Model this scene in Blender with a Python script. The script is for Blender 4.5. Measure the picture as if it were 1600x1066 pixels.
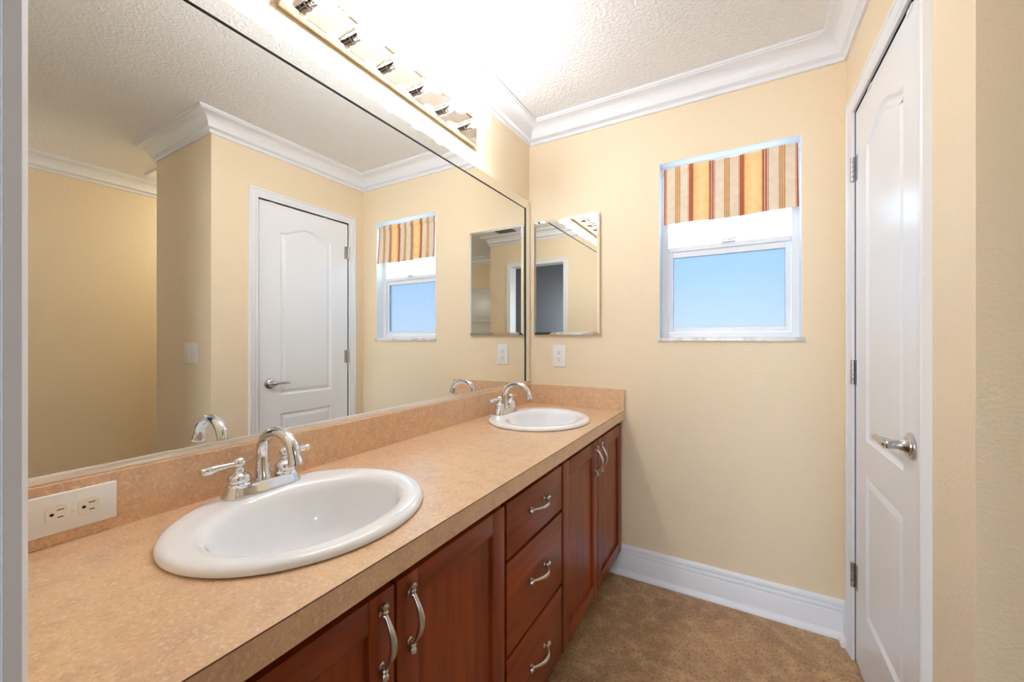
import bpy, bmesh, math
from mathutils import Vector, Matrix

# ------------------------------------------------------------------ scene, camera, world, exposure
for o in list(bpy.data.objects):
    bpy.data.objects.remove(o, do_unlink=True)
S = bpy.context.scene
COL = S.collection
PI = math.pi

cam_data = bpy.data.cameras.new('camera')
cam = bpy.data.objects.new('camera', cam_data)
COL.objects.link(cam)
cam.location = (1.0605, -2.047, 1.1964)
cam.rotation_euler = (math.radians(90), 0, math.radians(29.8945))
cam_data.sensor_fit = 'HORIZONTAL'
cam_data.sensor_width = 36
cam_data.lens = 36 * 618.0 / 1600
cam_data.shift_y = -0.0012
cam_data.clip_start = 0.005
S.camera = cam

S.view_settings.view_transform = 'Standard'
S.view_settings.look = 'None'
S.view_settings.gamma = 1
S.view_settings.use_curve_mapping = False
S.view_settings.exposure = 0.29

BULB = 52.0            # radiance of the six vanity bulbs
BEDROOM_FILL = 37.0        # power of the fill light added behind the camera
GLOBE_FILL = 7.5          # radiance of the added fill lamp, out of view on the side wall
DOME_FILL = 30.0             # radiance of the unseen fill lamp added around the corner
SKY = 4.6


def lin(r, g, b):
    f = lambda c: (c / 255 / 12.92) if c <= 10 else ((c / 255 + 0.055) / 1.055) ** 2.4
    return (f(r), f(g), f(b), 1)


world = bpy.data.worlds.new('sky')
S.world = world
world.use_nodes = True
nt = world.node_tree
for n in list(nt.nodes):
    nt.nodes.remove(n)
wo = nt.nodes.new('ShaderNodeOutputWorld')
bg = nt.nodes.new('ShaderNodeBackground')
tc = nt.nodes.new('ShaderNodeTexCoord')
sx = nt.nodes.new('ShaderNodeSeparateXYZ')
rp = nt.nodes.new('ShaderNodeValToRGB')
rp.color_ramp.elements[0].position = 0.0
rp.color_ramp.elements[0].color = (0.40, 0.48, 0.55, 1)
rp.color_ramp.elements[1].position = 1.0
rp.color_ramp.elements[1].color = (0.35, 0.62, 1.0, 1)
e = rp.color_ramp.elements.new(0.5)
e.color = (0.86, 0.93, 1.0, 1)
e = rp.color_ramp.elements.new(0.58)
e.color = (0.50, 0.76, 1.0, 1)
mp = nt.nodes.new('ShaderNodeMapRange')
mp.inputs['From Min'].default_value = -1
nt.links.new(tc.outputs['Generated'], sx.inputs[0])
nt.links.new(sx.outputs['Z'], mp.inputs['Value'])
nt.links.new(mp.outputs[0], rp.inputs[0])
nt.links.new(rp.outputs[0], bg.inputs['Color'])
bg.inputs['Strength'].default_value = SKY
nt.links.new(bg.outputs[0], wo.inputs['Surface'])

fill_area = bpy.data.lights.new('bedroom_fill_light', 'AREA')  # fill light added outside the bedroom opening to brighten the bathroom
fill_area.shape = 'RECTANGLE'
fill_area.size, fill_area.size_y = 1.4, 1.25
fill_area.energy = BEDROOM_FILL
fill_area.color = (0.92, 0.96, 1.0)
fill_area_obj = bpy.data.objects.new('bedroom_fill_light', fill_area)
COL.objects.link(fill_area_obj)
fill_area_obj.location = (0.6, -4.72, 1.45)
fill_area_obj.rotation_euler = (math.radians(90), 0, 0)

# ------------------------------------------------------------------ room numbers (metres)
W = 1.4343          # x of the wall with the white door
YN = -1.983         # y of the wall with the doorway
YR = -1.0           # y of the return wall
X2, X3 = 2.14, 2.955
X4, YS = 1.545, -2.87
H = 2.42
T = 0.115

# ------------------------------------------------------------------ materials


def mat(name, color=(0.8, 0.8, 0.8, 1), rough=0.5, metal=0.0, **kw):
    m = bpy.data.materials.new(name)
    m.use_nodes = True
    b = m.node_tree.nodes['Principled BSDF']
    b.inputs['Base Color'].default_value = color
    b.inputs['Roughness'].default_value = rough
    b.inputs['Metallic'].default_value = metal
    for k, v in kw.items():
        b.inputs[k.replace('_', ' ')].default_value = v
    return m


def nodes(m):
    return m.node_tree.nodes, m.node_tree.links, m.node_tree.nodes['Principled BSDF']


def add_bump(m, scale, dist, detail=3, strength=1.0, ramp=None):
    N, L, b = nodes(m)
    t = N.new('ShaderNodeTexCoord')
    n = N.new('ShaderNodeTexNoise')
    n.inputs['Scale'].default_value = scale
    n.inputs['Detail'].default_value = detail
    L.new(t.outputs['Object'], n.inputs['Vector'])
    out = n.outputs[0]
    if ramp:
        r = N.new('ShaderNodeValToRGB')
        r.color_ramp.elements[0].position, r.color_ramp.elements[1].position = ramp
        L.new(out, r.inputs[0])
        out = r.outputs[0]
    bp = N.new('ShaderNodeBump')
    bp.inputs['Distance'].default_value = dist
    bp.inputs['Strength'].default_value = strength
    L.new(out, bp.inputs['Height'])
    L.new(bp.outputs[0], b.inputs['Normal'])


def mottled(m, layers, base):
    """layers: (scale, detail, lo, hi, colour, amount)"""
    N, L, b = nodes(m)
    t = N.new('ShaderNodeTexCoord')
    prev = None
    for sc, det, lo, hi, colr, amt in layers:
        n = N.new('ShaderNodeTexNoise')
        n.inputs['Scale'].default_value = sc
        n.inputs['Detail'].default_value = det
        L.new(t.outputs['Object'], n.inputs['Vector'])
        r = N.new('ShaderNodeMapRange')
        r.inputs['From Min'].default_value = lo
        r.inputs['From Max'].default_value = hi
        r.inputs['To Max'].default_value = amt
        L.new(n.outputs[0], r.inputs['Value'])
        x = N.new('ShaderNodeMix')
        x.data_type = 'RGBA'
        L.new(r.outputs[0], x.inputs[0])
        if prev is None:
            x.inputs[6].default_value = base
        else:
            L.new(prev, x.inputs[6])
        x.inputs[7].default_value = colr
        prev = x.outputs[2]
    L.new(prev, b.inputs['Base Color'])


M = {}
M['wall'] = mat('yellow_wall_paint', lin(242, 223, 192), 0.6)
add_bump(M['wall'], 130, 0.0025, 2, 0.75)
M['ceiling'] = mat('knockdown_ceiling', lin(244, 243, 242), 0.85)
add_bump(M['ceiling'], 85, 0.003, 3, 0.7, (0.40, 0.65))
M['white'] = mat('white_trim_paint', lin(242, 243, 247), 0.32)
M['door'] = mat('white_door_paint', lin(244, 246, 251), 0.28)
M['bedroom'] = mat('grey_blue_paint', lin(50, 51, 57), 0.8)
M['floor'] = mat('brown_vinyl', lin(146, 112, 78), 0.55)
mottled(M['floor'], [(3.5, 4, 0.4, 0.7, lin(146, 110, 78), 0.8),
                     (16, 6, 0.45, 0.70, lin(206, 170, 126), 0.75),
                     (90, 4, 0.50, 0.70, lin(120, 90, 64), 0.8),
                     (130, 3, 0.56, 0.72, lin(216, 184, 144), 0.7)], lin(180, 142, 104))
add_bump(M['floor'], 200, 0.001, 2, 0.3)
M['laminate'] = mat('mottled_tan_laminate', lin(190, 145, 110), 0.3)
mottled(M['laminate'], [(4, 4, 0.4, 0.7, lin(232, 193, 147), 0.8),
                        (26, 5, 0.45, 0.72, lin(200, 159, 130), 0.6),
                        (150, 3, 0.52, 0.70, lin(238, 212, 180), 0.75),
                        (210, 2, 0.56, 0.74, lin(150, 112, 88), 0.34)], lin(224, 182, 143))
M['laminate'].node_tree.nodes['Principled BSDF'].inputs['Coat Weight'].default_value = 0.5
M['laminate'].node_tree.nodes['Principled BSDF'].inputs['Coat Roughness'].default_value = 0.22
M['seam'] = mat('dark_laminate_edge', lin(92, 62, 44), 0.5)


def wood(name, horiz):
    m = mat(name, lin(115, 52, 25), 0.33)
    N, L, b = nodes(m)
    b.inputs['Coat Weight'].default_value = 0.12
    b.inputs['Specular IOR Level'].default_value = 0.35
    b.inputs['Coat Roughness'].default_value = 0.22
    t = N.new('ShaderNodeTexCoord')
    mp_ = N.new('ShaderNodeMapping')
    mp_.inputs['Scale'].default_value = (9, 1.2, 15) if horiz else (9, 15, 1.2)
    L.new(t.outputs['Object'], mp_.inputs['Vector'])
    n = N.new('ShaderNodeTexNoise')
    n.inputs['Scale'].default_value = 2.2
    n.inputs['Detail'].default_value = 6
    n.inputs['Distortion'].default_value = 0.6
    L.new(mp_.outputs[0], n.inputs['Vector'])
    r = N.new('ShaderNodeValToRGB')
    r.color_ramp.elements[0].position = 0.3
    r.color_ramp.elements[0].color = lin(112, 44, 12)
    r.color_ramp.elements[1].position = 0.72
    r.color_ramp.elements[1].color = lin(154, 68, 24)
    L.new(n.outputs[0], r.inputs[0])
    # glued boards: slow tone steps across the grain
    mp2 = N.new('ShaderNodeMapping')
    mp2.inputs['Scale'].default_value = (0, 0.2, 9) if horiz else (0, 7, 0.2)
    L.new(t.outputs['Object'], mp2.inputs['Vector'])
    n2 = N.new('ShaderNodeTexNoise')
    n2.inputs['Scale'].default_value = 1.0
    n2.inputs['Detail'].default_value = 0
    L.new(mp2.outputs[0], n2.inputs['Vector'])
    mr = N.new('ShaderNodeMapRange')
    mr.inputs['From Min'].default_value = 0.35
    mr.inputs['From Max'].default_value = 0.65
    mr.inputs['To Min'].default_value = 0.85
    mr.inputs['To Max'].default_value = 1.15
    L.new(n2.outputs[0], mr.inputs['Value'])
    x = N.new('ShaderNodeMix')
    x.data_type = 'RGBA'
    x.blend_type = 'MULTIPLY'
    x.inputs[0].default_value = 1
    L.new(r.outputs[0], x.inputs[6])
    L.new(mr.outputs[0], x.inputs[7])
    L.new(x.outputs[2], b.inputs['Base Color'])
    return m


M['wood'] = wood('cherry_wood_upright_grain', False)
M['wood_h'] = wood('cherry_wood_level_grain', True)
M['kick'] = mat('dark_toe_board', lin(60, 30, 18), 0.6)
M['mirror'] = mat('mirror_silver', (0.90, 0.91, 0.89, 1), 0.0, 1.0)
M['glass_edge'] = mat('green_glass_edge', lin(38, 52, 44), 0.15)
M['chrome'] = mat('chrome', (0.74, 0.755, 0.78, 1), 0.06, 1.0)
M['polished'] = mat('polished_plate', (0.78, 0.68, 0.57, 1), 0.05, 1.0)
M['nickel'] = mat('brushed_nickel', (0.60, 0.55, 0.49, 1), 0.28, 1.0)
M['satin'] = mat('satin_nickel', (0.62, 0.61, 0.60, 1), 0.25, 1.0)
M['alum'] = mat('grey_metal_hinge', (0.45, 0.45, 0.46, 1), 0.35, 1.0)
M['porcelain'] = mat('white_porcelain', lin(250, 250, 252), 0.08)
M['porcelain'].node_tree.nodes['Principled BSDF'].inputs['Coat Weight'].default_value = 0.4
M['plastic'] = mat('white_plastic', lin(242, 242, 242), 0.3)
M['ivory'] = mat('ivory_plastic', lin(242, 238, 229), 0.35)
M['dark'] = mat('dark_slot', lin(20, 18, 17), 0.6)
M['frame'] = mat('white_window_frame', lin(232, 236, 242), 0.3)
M['marble'] = mat('white_marble', lin(232, 228, 224), 0.25)
mottled(M['marble'], [(22, 5, 0.5, 0.72, lin(172, 160, 156), 0.8)], lin(234, 230, 228))
M['vent'] = mat('grey_vent', lin(120, 114, 108), 0.6)
M['outside'] = mat('pale_stucco', lin(236, 226, 214), 0.9)
M['acrylic'] = mat('white_shower_panel', lin(226, 226, 222), 0.25)

# bulb: gives off light
m = bpy.data.materials.new('lit_bulb')
m.use_nodes = True
N = m.node_tree.nodes
N.remove(N['Principled BSDF'])
em = N.new('ShaderNodeEmission')
em.inputs['Color'].default_value = (0.96, 1.0, 1.06, 1)
em.inputs['Strength'].default_value = BULB
m.node_tree.links.new(em.outputs[0], N['Material Output'].inputs['Surface'])
M['bulb'] = m

m = bpy.data.materials.new('fill_dome_glow')  # glow of the fill lamp added in the alcove
m.use_nodes = True
N = m.node_tree.nodes
N.remove(N['Principled BSDF'])
em = N.new('ShaderNodeEmission')
em.inputs['Color'].default_value = (1.0, 0.98, 0.84, 1)
em.inputs['Strength'].default_value = DOME_FILL
m.node_tree.links.new(em.outputs[0], N['Material Output'].inputs['Surface'])
M['dome'] = m
m = m.copy()
m.name = 'fill_globe_glow'  # glow of the fill lamp added on the side wall
m.node_tree.nodes['Emission'].inputs['Strength'].default_value = GLOBE_FILL
m.node_tree.nodes['Emission'].inputs['Color'].default_value = (0.97, 1.0, 1.02, 1)
M['globe'] = m

# obscure glass pane: half rough glass, half diffusing
def pane_mat(name, tint, rough, diff):
    m = bpy.data.materials.new(name)
    m.use_nodes = True
    N, L = m.node_tree.nodes, m.node_tree.links
    N.remove(N['Principled BSDF'])
    g = N.new('ShaderNodeBsdfGlass')
    g.inputs['Color'].default_value = tint
    g.inputs['Roughness'].default_value = rough
    g.inputs['IOR'].default_value = 1.2
    tr = N.new('ShaderNodeBsdfTranslucent')
    tr.inputs['Color'].default_value = tint
    mx = N.new('ShaderNodeMixShader')
    mx.inputs[0].default_value = diff
    t = N.new('ShaderNodeTexCoord')
    n = N.new('ShaderNodeTexNoise')
    n.inputs['Scale'].default_value = 260
    n.inputs['Detail'].default_value = 1
    bp = N.new('ShaderNodeBump')
    bp.inputs['Distance'].default_value = 0.001
    bp.inputs['Strength'].default_value = 0.35
    L.new(t.outputs['Object'], n.inputs['Vector'])
    L.new(n.outputs[0], bp.inputs['Height'])
    L.new(bp.outputs[0], g.inputs['Normal'])
    L.new(g.outputs[0], mx.inputs[1])
    L.new(tr.outputs[0], mx.inputs[2])
    L.new(mx.outputs[0], N['Material Output'].inputs['Surface'])
    return m


M['pane_low'] = pane_mat('obscure_blue_glass', (0.42, 0.44, 0.48, 1), 0.22, 0.22)
M['pane_up'] = pane_mat('frosted_clear_glass', (1, 1, 1, 1), 0.3, 0.5)

# striped valance fabric
m = mat('striped_fabric', lin(235, 215, 190), 0.85)
N, L, b = nodes(m)
t = N.new('ShaderNodeTexCoord')
s_ = N.new('ShaderNodeSeparateXYZ')
L.new(t.outputs['Object'], s_.inputs[0])
a1 = N.new('ShaderNodeMath'); a1.operation = 'MULTIPLY_ADD'
a1.inputs[1].default_value = 1 / 0.2095
a1.inputs[2].default_value = -0.0628 / 0.2095 + 10
L.new(s_.outputs['X'], a1.inputs[0])
fr = N.new('ShaderNodeMath'); fr.operation = 'FRACT'
L.new(a1.outputs[0], fr.inputs[0])
r = N.new('ShaderNodeValToRGB')
r.color_ramp.interpolation = 'LINEAR'
cream, gold, red, rust, yel = lin(238, 222, 200), lin(214, 168, 82), lin(168, 72, 44), lin(206, 130, 92), lin(246, 208, 140)
stops = [(0, gold), (0.012, rust), (0.02, cream), (0.035, gold), (0.05, rust), (0.06, cream),
         (0.218, cream), (0.226, rust), (0.236, cream), (0.246, rust), (0.262, red), (0.285, rust), (0.300, red), (0.325, rust), (0.345, yel),
         (0.5, lin(250, 222, 168)), (0.642, yel), (0.660, rust), (0.684, red), (0.702, cream), (0.714, red), (0.74, rust), (0.752, cream), (0.762, red), (0.774, cream),
         (0.94, cream), (0.955, gold), (0.97, rust), (0.98, cream), (0.99, gold)]
el = r.color_ramp.elements
el[0].position, el[0].color = stops[0]
el[1].position, el[1].color = stops[-1]
for p, c in stops[1:-1]:
    q = el.new(p); q.color = c
L.new(fr.outputs[0], r.inputs[0])
nz = N.new('ShaderNodeTexNoise'); nz.inputs['Scale'].default_value = 35; nz.inputs['Detail'].default_value = 4
L.new(t.outputs['Object'], nz.inputs['Vector'])
mr = N.new('ShaderNodeMapRange'); mr.inputs['To Min'].default_value = 0.86; mr.inputs['To Max'].default_value = 1.12
L.new(nz.outputs[0], mr.inputs['Value'])
x = N.new('ShaderNodeMix'); x.data_type = 'RGBA'; x.blend_type = 'MULTIPLY'; x.inputs[0].default_value = 1
L.new(r.outputs[0], x.inputs[6]); L.new(mr.outputs[0], x.inputs[7])
L.new(x.outputs[2], b.inputs['Base Color'])
tr = N.new('ShaderNodeBsdfTranslucent'); L.new(x.outputs[2], tr.inputs['Color'])
mx = N.new('ShaderNodeMixShader'); mx.inputs[0].default_value = 0.14
L.new(b.outputs[0], mx.inputs[1]); L.new(tr.outputs[0], mx.inputs[2])
L.new(mx.outputs[0], N['Material Output'].inputs['Surface'])
M['stripes'] = m

# ------------------------------------------------------------------ mesh helpers


def box(bm, x0, x1, y0, y1, z0, z1, bev=0.0, seg=2):
    vs = [bm.verts.new((x, y, z)) for x in (x0, x1) for y in (y0, y1) for z in (z0, z1)]
    f = [(0, 1, 3, 2), (4, 6, 7, 5), (0, 4, 5, 1), (2, 3, 7, 6), (0, 2, 6, 4), (1, 5, 7, 3)]
    fs = [bm.faces.new([vs[i] for i in q]) for q in f]
    if bev:
        es = {e_ for q in fs for e_ in q.edges}
        bmesh.ops.bevel(bm, geom=list(es), offset=bev, segments=seg, profile=0.5, affect='EDGES')
    return fs


def lathe(bm, prof, mtx=None, seg=28, caps=True):
    """prof: (radius, height) along local z."""
    mtx = mtx or Matrix()
    rings = []
    for r_, z in prof:
        if r_ < 1e-6:
            rings.append([bm.verts.new(mtx @ Vector((0, 0, z)))])
        else:
            rings.append([bm.verts.new(mtx @ Vector((r_ * math.cos(2 * PI * i / seg), r_ * math.sin(2 * PI * i / seg), z))) for i in range(seg)])
    for A, B in zip(rings, rings[1:]):
        if len(A) == 1 and len(B) == 1:
            continue
        for i in range(seg):
            j = (i + 1) % seg
            if len(A) == 1:
                bm.faces.new((A[0], B[j], B[i]))
            elif len(B) == 1:
                bm.faces.new((A[i], A[j], B[0]))
            else:
                bm.faces.new((A[i], A[j], B[j], B[i]))
    if caps:
        for R_ in (rings[0], rings[-1]):
            if len(R_) > 1:
                bm.faces.new(R_)


def tube(bm, pts, rad, seg=16, flat=1.0):
    pts = [Vector(p) for p in pts]
    if not isinstance(rad, (list, tuple)):
        rad = [rad] * len(pts)
    up = None
    rings = []
    for i, p in enumerate(pts):
        a = pts[max(i - 1, 0)]
        c = pts[min(i + 1, len(pts) - 1)]
        d = (c - a).normalized()
        if up is None:
            up = Vector((0, 0, 1)) if abs(d.z) < 0.9 else Vector((0, 1, 0))
        u = (up - d * up.dot(d)).normalized()
        v = d.cross(u)
        up = u
        rings.append([bm.verts.new(p + (u * math.cos(2 * PI * k / seg) * rad[i] * flat + v * math.sin(2 * PI * k / seg) * rad[i])) for k in range(seg)])
    for A, B in zip(rings, rings[1:]):
        for i in range(seg):
            j = (i + 1) % seg
            bm.faces.new((A[i], A[j], B[j], B[i]))
    bm.faces.new(rings[0]); bm.faces.new(rings[-1])


def smooth_path(pts, n=6):
    """Catmull-Rom through 3-D points (with radius as 4th number)."""
    P = [pts[0]] + list(pts) + [pts[-1]]
    out = []
    for i in range(1, len(P) - 2):
        for k in range(n):
            t_ = k / n
            q = []
            for a, b_, c, d in zip(P[i - 1], P[i], P[i + 1], P[i + 2]):
                q.append(0.5 * ((2 * b_) + (-a + c) * t_ + (2 * a - 5 * b_ + 4 * c - d) * t_ ** 2 + (-a + 3 * b_ - 3 * c + d) * t_ ** 3))
            out.append(q)
    out.append(list(pts[-1]))
    return [q[:3] for q in out], [q[3] for q in out]


def sweep(bm, path, prof, mapf, closed=False):
    """Sweep profile (offset to the left of the path, height) along a 2-D path with mitred corners."""
    n = len(path)
    rings = []
    for i, p in enumerate(path):
        p = Vector(p)
        dirs = []
        if i > 0 or closed:
            dirs.append((p - Vector(path[i - 1])).normalized())
        if i < n - 1 or closed:
            dirs.append((Vector(path[(i + 1) % n]) - p).normalized())
        ns = [Vector((-d.y, d.x)) for d in dirs]
        mv = ns[0] if len(ns) == 1 else (ns[0] + ns[1]) / (1 + ns[0].dot(ns[1]))
        rings.append([bm.verts.new(mapf(p.x + mv.x * o_, p.y + mv.y * o_, h)) for o_, h in prof])
    k = len(prof)
    for i in range(n if closed else n - 1):
        A, B = rings[i], rings[(i + 1) % n]
        for j in range(k):
            bm.faces.new((A[j], A[(j + 1) % k], B[(j + 1) % k], B[j]))
    if not closed:
        bm.faces.new(rings[0]); bm.faces.new(rings[-1])


def root_loc(p):
    while p.parent:
        p = p.parent
    return Vector(p.location)


def obj(name, bm, material, parent=None, smooth=False, loc=None, recalc=True):
    """Link a bmesh made in world coordinates as ONE object."""
    if recalc:
        bmesh.ops.recalc_face_normals(bm, faces=bm.faces)
    if parent is not None:
        off = root_loc(parent)
    else:
        off = Vector(loc or (0, 0, 0))
    for v in bm.verts:
        v.co -= off
    me = bpy.data.meshes.new(name)
    bm.to_mesh(me)
    bm.free()
    for m_ in (material if isinstance(material, (list, tuple)) else [material]):
        me.materials.append(m_)
    if smooth:
        for p in me.polygons:
            p.use_smooth = True
        if hasattr(me, 'set_sharp_from_angle'):
            me.set_sharp_from_angle(angle=math.radians(38))
    o = bpy.data.objects.new(name, me)
    COL.objects.link(o)
    if parent is not None:
        o.parent = parent
    else:
        o.location = off
    return o


def tag(o, label, cat, group=None):
    o['label'] = label
    o['category'] = cat
    if group:
        o['group'] = group
    return o


def thing(name, loc, label, cat, group=None):
    o = bpy.data.objects.new(name, None)
    COL.objects.link(o)
    o.location = loc
    o.empty_display_size = 0.05
    return tag(o, label, cat, group)


def struct(name, bm, material, parent=None, smooth=False, label=None, cat=None):
    o = obj(name, bm, material, parent, smooth)
    if parent is None:
        o['kind'] = 'structure'
        if label:
            o['label'] = label
            o['category'] = cat
    return o


def dup(root, loc, rot=None, label=None):
    r_ = root.copy(); COL.objects.link(r_)
    r_.location = loc
    if rot:
        r_.rotation_euler = rot
    if label:
        r_['label'] = label
    for ch in list(root.children):
        c = ch.copy(); COL.objects.link(c); c.parent = r_
        for g in ch.children:
            d = g.copy(); COL.objects.link(d); d.parent = c
    return r_


B = bmesh.new

# ------------------------------------------------------------------ the setting
bm = B(); box(bm, -1.3, X3 + T, -4.7, 0.15, -0.08, 0.0); struct('floor', bm, M['floor'])
bm = B(); box(bm, -1.3, X3 + T, -4.7, 0.15, H, H + 0.08); struct('ceiling', bm, M['ceiling'])

bm = B(); box(bm, -T, 0, YN - T, 0, 0, H); struct('wall_left', bm, M['wall'])
wx0, wx1, wz0, wz1 = 0.717, 1.289, 1.190, 2.062
bm = B()
box(bm, -T, wx0, 0, 0.15, 0, H); box(bm, wx1, X3 + T, 0, 0.15, 0, H)
box(bm, wx0, wx1, 0, 0.15, 0, wz0); box(bm, wx0, wx1, 0, 0.15, wz1, H)
struct('wall_far', bm, M['wall'])
dy0, dy1, dz1 = -0.757, -0.135, 2.042
bm = B()
box(bm, W, W + T, YR, dy0, 0, H); box(bm, W, W + T, dy1, 0, 0, H); box(bm, W, W + T, dy0, dy1, dz1, H)
struct('wall_right', bm, M['wall'])
bm = B(); box(bm, W + T, X2, YR, YR + T, 0, H); struct('wall_return', bm, M['wall'])
bm = B(); box(bm, X2 - T, X2, YR + T, 0, 0, H); struct('wall_alcove', bm, M['wall'])
bm = B(); box(bm, X3, X3 + T, YS - T, 0, 0, H); struct('wall_side', bm, M['wall'])
ox0, ox1, oz1 = 0.600, 1.262, 2.042
bm = B()
box(bm, 0, ox0 - 0.006, YN - T, YN, 0, H); box(bm, ox1 + 0.006, X4, YN - T, YN, 0, H)
box(bm, ox0 - 0.006, ox1 + 0.006, YN - T, YN, oz1 + 0.006, H)
struct('wall_near', bm, M['wall'])
bm = B(); box(bm, X4 - T, X4, YS, YN - T, 0, H); struct('wall_partition', bm, M['wall'])
bm = B(); box(bm, X4 - T, X3, YS - T, YS, 0, H); struct('wall_shower', bm, M['wall'])
# dim bedroom beyond the doorway
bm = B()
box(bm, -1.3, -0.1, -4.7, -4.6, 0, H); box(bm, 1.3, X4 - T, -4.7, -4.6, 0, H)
box(bm, -0.1, 1.3, -4.7, -4.6, 0, 0.825); box(bm, -0.1, 1.3, -4.7, -4.6, 2.075, H); box(bm, -1.3, -1.2, -4.6, YN - T, 0, H)  # unseen opening added for the fill light to shine through
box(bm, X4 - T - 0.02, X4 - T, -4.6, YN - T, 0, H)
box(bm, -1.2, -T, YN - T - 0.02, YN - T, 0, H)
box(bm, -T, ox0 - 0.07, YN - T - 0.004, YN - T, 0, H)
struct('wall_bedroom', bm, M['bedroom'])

# crown moulding round the whole bathroom
room = [(0, YN), (X4, YN), (X4, YS), (X3, YS), (X3, 0), (X2, 0), (X2, YR), (W, YR), (W, 0), (0, 0)]
cp = [(0, H - 0.103), (0.010, H - 0.103), (0.013, H - 0.099), (0.013, H - 0.090), (0.010, H - 0.086), (0.014, H - 0.083), (0.018, H - 0.081),
      (0.020, H - 0.078)]
for k in range(0, 9):
    a = k / 8
    cp.append((0.024 + 0.052 * (1 - math.cos(a * PI / 2)) , H - 0.076 + 0.058 * math.sin(a * PI / 2)))
cp += [(0.080, H - 0.018), (0.080, H - 0.013), (0.087, H - 0.012), (0.087, H), (0, H)]
bm = B(); sweep(bm, room, cp, lambda x_, y_, h: (x_, y_, h), True)
struct('trim_1', bm, M['white'], smooth=True, label='white crown moulding around the top of the walls', cat='moulding')

# baseboards
bp_ = [(0, 0), (0.031, 0), (0.031, 0.005), (0.029, 0.012), (0.024, 0.018), (0.016, 0.022), (0.014, 0.023), (0.014, 0.096), (0.0125, 0.099),
       (0.0085, 0.101), (0.0085, 0.104), (0.0125, 0.107), (0.0125, 0.115), (0.011, 0.118), (0.0065, 0.120), (0.0065, 0.123), (0.010, 0.126),
       (0.010, 0.136), (0.008, 0.143), (0.004, 0.148), (0, 0.148)]
for nm, path in (('far', [(W, dy1 + 0.060), (W, 0), (0.46, 0)]),
                 ('return', [(X2, 0), (X2, YR), (W, YR), (W, dy0 - 0.060)]),
                 ('near', [(ox1 + 0.055, YN), (X4, YN), (X4, YS + 0.78)]),
                 ('side', [(X3, YS + 0.78), (X3, 0), (X2, 0)])):
    bm = B(); sweep(bm, path, bp_, lambda x_, y_, h: (x_, y_, h))
    struct('baseboard_' + nm, bm, M['white'], smooth=True)

# casings; profile offset is measured outward from the opening
def casing_prof(w):
    return [(0, 0), (0, 0.009), (0.003, 0.011), (0.010, 0.011), (0.013, 0.009), (0.016, 0.012), (w * 0.55, 0.016), (w * 0.72, 0.016),
            (w * 0.78, 0.013), (w * 0.84, 0.018), (w - 0.004, 0.019), (w, 0.016), (w, 0)]


bm = B()   # white door: wall x = W, seen from -x.  plane coords (y, z)
sweep(bm, [(dy1 + 0.004, 0), (dy1 + 0.004, dz1 + 0.004), (dy0 - 0.004, dz1 + 0.004), (dy0 - 0.004, 0)],
      [(-o_, h) for o_, h in casing_prof(0.052)], lambda a, b_, h: (W - h, a, b_))
# jamb lining and stop behind the door
box(bm, W, W + T, dy0 - 0.004, dy0 + 0.0, 0, dz1 + 0.004); box(bm, W, W + T, dy1, dy1 + 0.004, 0, dz1 + 0.004)
box(bm, W, W + T, dy0, dy1, dz1, dz1 + 0.004)
box(bm, W + 0.040, W + 0.052, dy0, dy0 + 0.012, 0, dz1); box(bm, W + 0.040, W + 0.052, dy1 - 0.012, dy1, 0, dz1)
box(bm, W + 0.040, W + 0.052, dy0, dy1, dz1 - 0.012, dz1)
struct('trim_2', bm, M['white'], smooth=True, label='white casing around the panelled door', cat='door frame')

bm = B()   # doorway the picture is taken from: wall y = YN, plane coords (x, z)
sweep(bm, [(ox0, 0), (ox0, oz1), (ox1, oz1), (ox1, 0)], casing_prof(0.047), lambda a, b_, h: (a, YN + h, b_))
sweep(bm, [(ox0, 0), (ox0, oz1), (ox1, oz1), (ox1, 0)], casing_prof(0.057), lambda a, b_, h: (a, YN - T - h, b_))
box(bm, ox0 - 0.006, ox0 - 0.002, YN - T, YN, 0, oz1); box(bm, ox1 + 0.002, ox1 + 0.006, YN - T, YN, 0, oz1)
box(bm, ox0 - 0.006, ox1 + 0.006, YN - T, YN, oz1 + 0.002, oz1 + 0.006)
struct('trim_3', bm, M['white'], smooth=True, label='white doorway casing at the left edge of the view', cat='door frame')

# ------------------------------------------------------------------ window
bm = B()
fy0, fy1 = 0.066, 0.125
box(bm, wx0, 0.751, fy0, fy1, 1.207, wz1, 0.002); box(bm, 1.259, wx1, fy0, fy1, 1.207, wz1, 0.002)
box(bm, 0.751, 1.259, fy0, fy1, 1.207, 1.233, 0.002); box(bm, 0.751, 1.259, fy0, fy1, wz1 - 0.03, wz1, 0.002)
win = struct('window_1', bm, M['frame'], label='small single-hung obscure glass window in the far wall', cat='window')
bm = B()
box(bm, 0.753, 0.773, 0.074, 0.096, 1.234, 1.655, 0.002); box(bm, 1.237, 1.257, 0.074, 0.096, 1.234, 1.655, 0.002)
box(bm, 0.773, 1.237, 0.074, 0.096, 1.234, 1.257, 0.002); box(bm, 0.773, 1.237, 0.074, 0.096, 1.604, 1.632, 0.002)
box(bm, 0.753, 1.257, 0.070, 0.098, 1.633, 1.657, 0.002)
sash = struct('lower_sash', bm, M['frame'], win)
bm = B(); box(bm, 0.773, 1.237, 0.083, 0.088, 1.257, 1.604); struct('pane', bm, M['pane_low'], sash)
bm = B(); box(bm, 0.751, 1.259, 0.108, 0.113, 1.640, wz1 - 0.03); struct('pane', bm, M['pane_up'], win)
bm = B()
box(bm, 0.985, 1.045, 0.060, 0.078, 1.657, 1.661, 0.001)
lathe(bm, [(0.011, 0), (0.011, 0.005), (0.008, 0.010), (0, 0.011)], Matrix.Translation((1.015, 0.069, 1.661)), 16)
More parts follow.
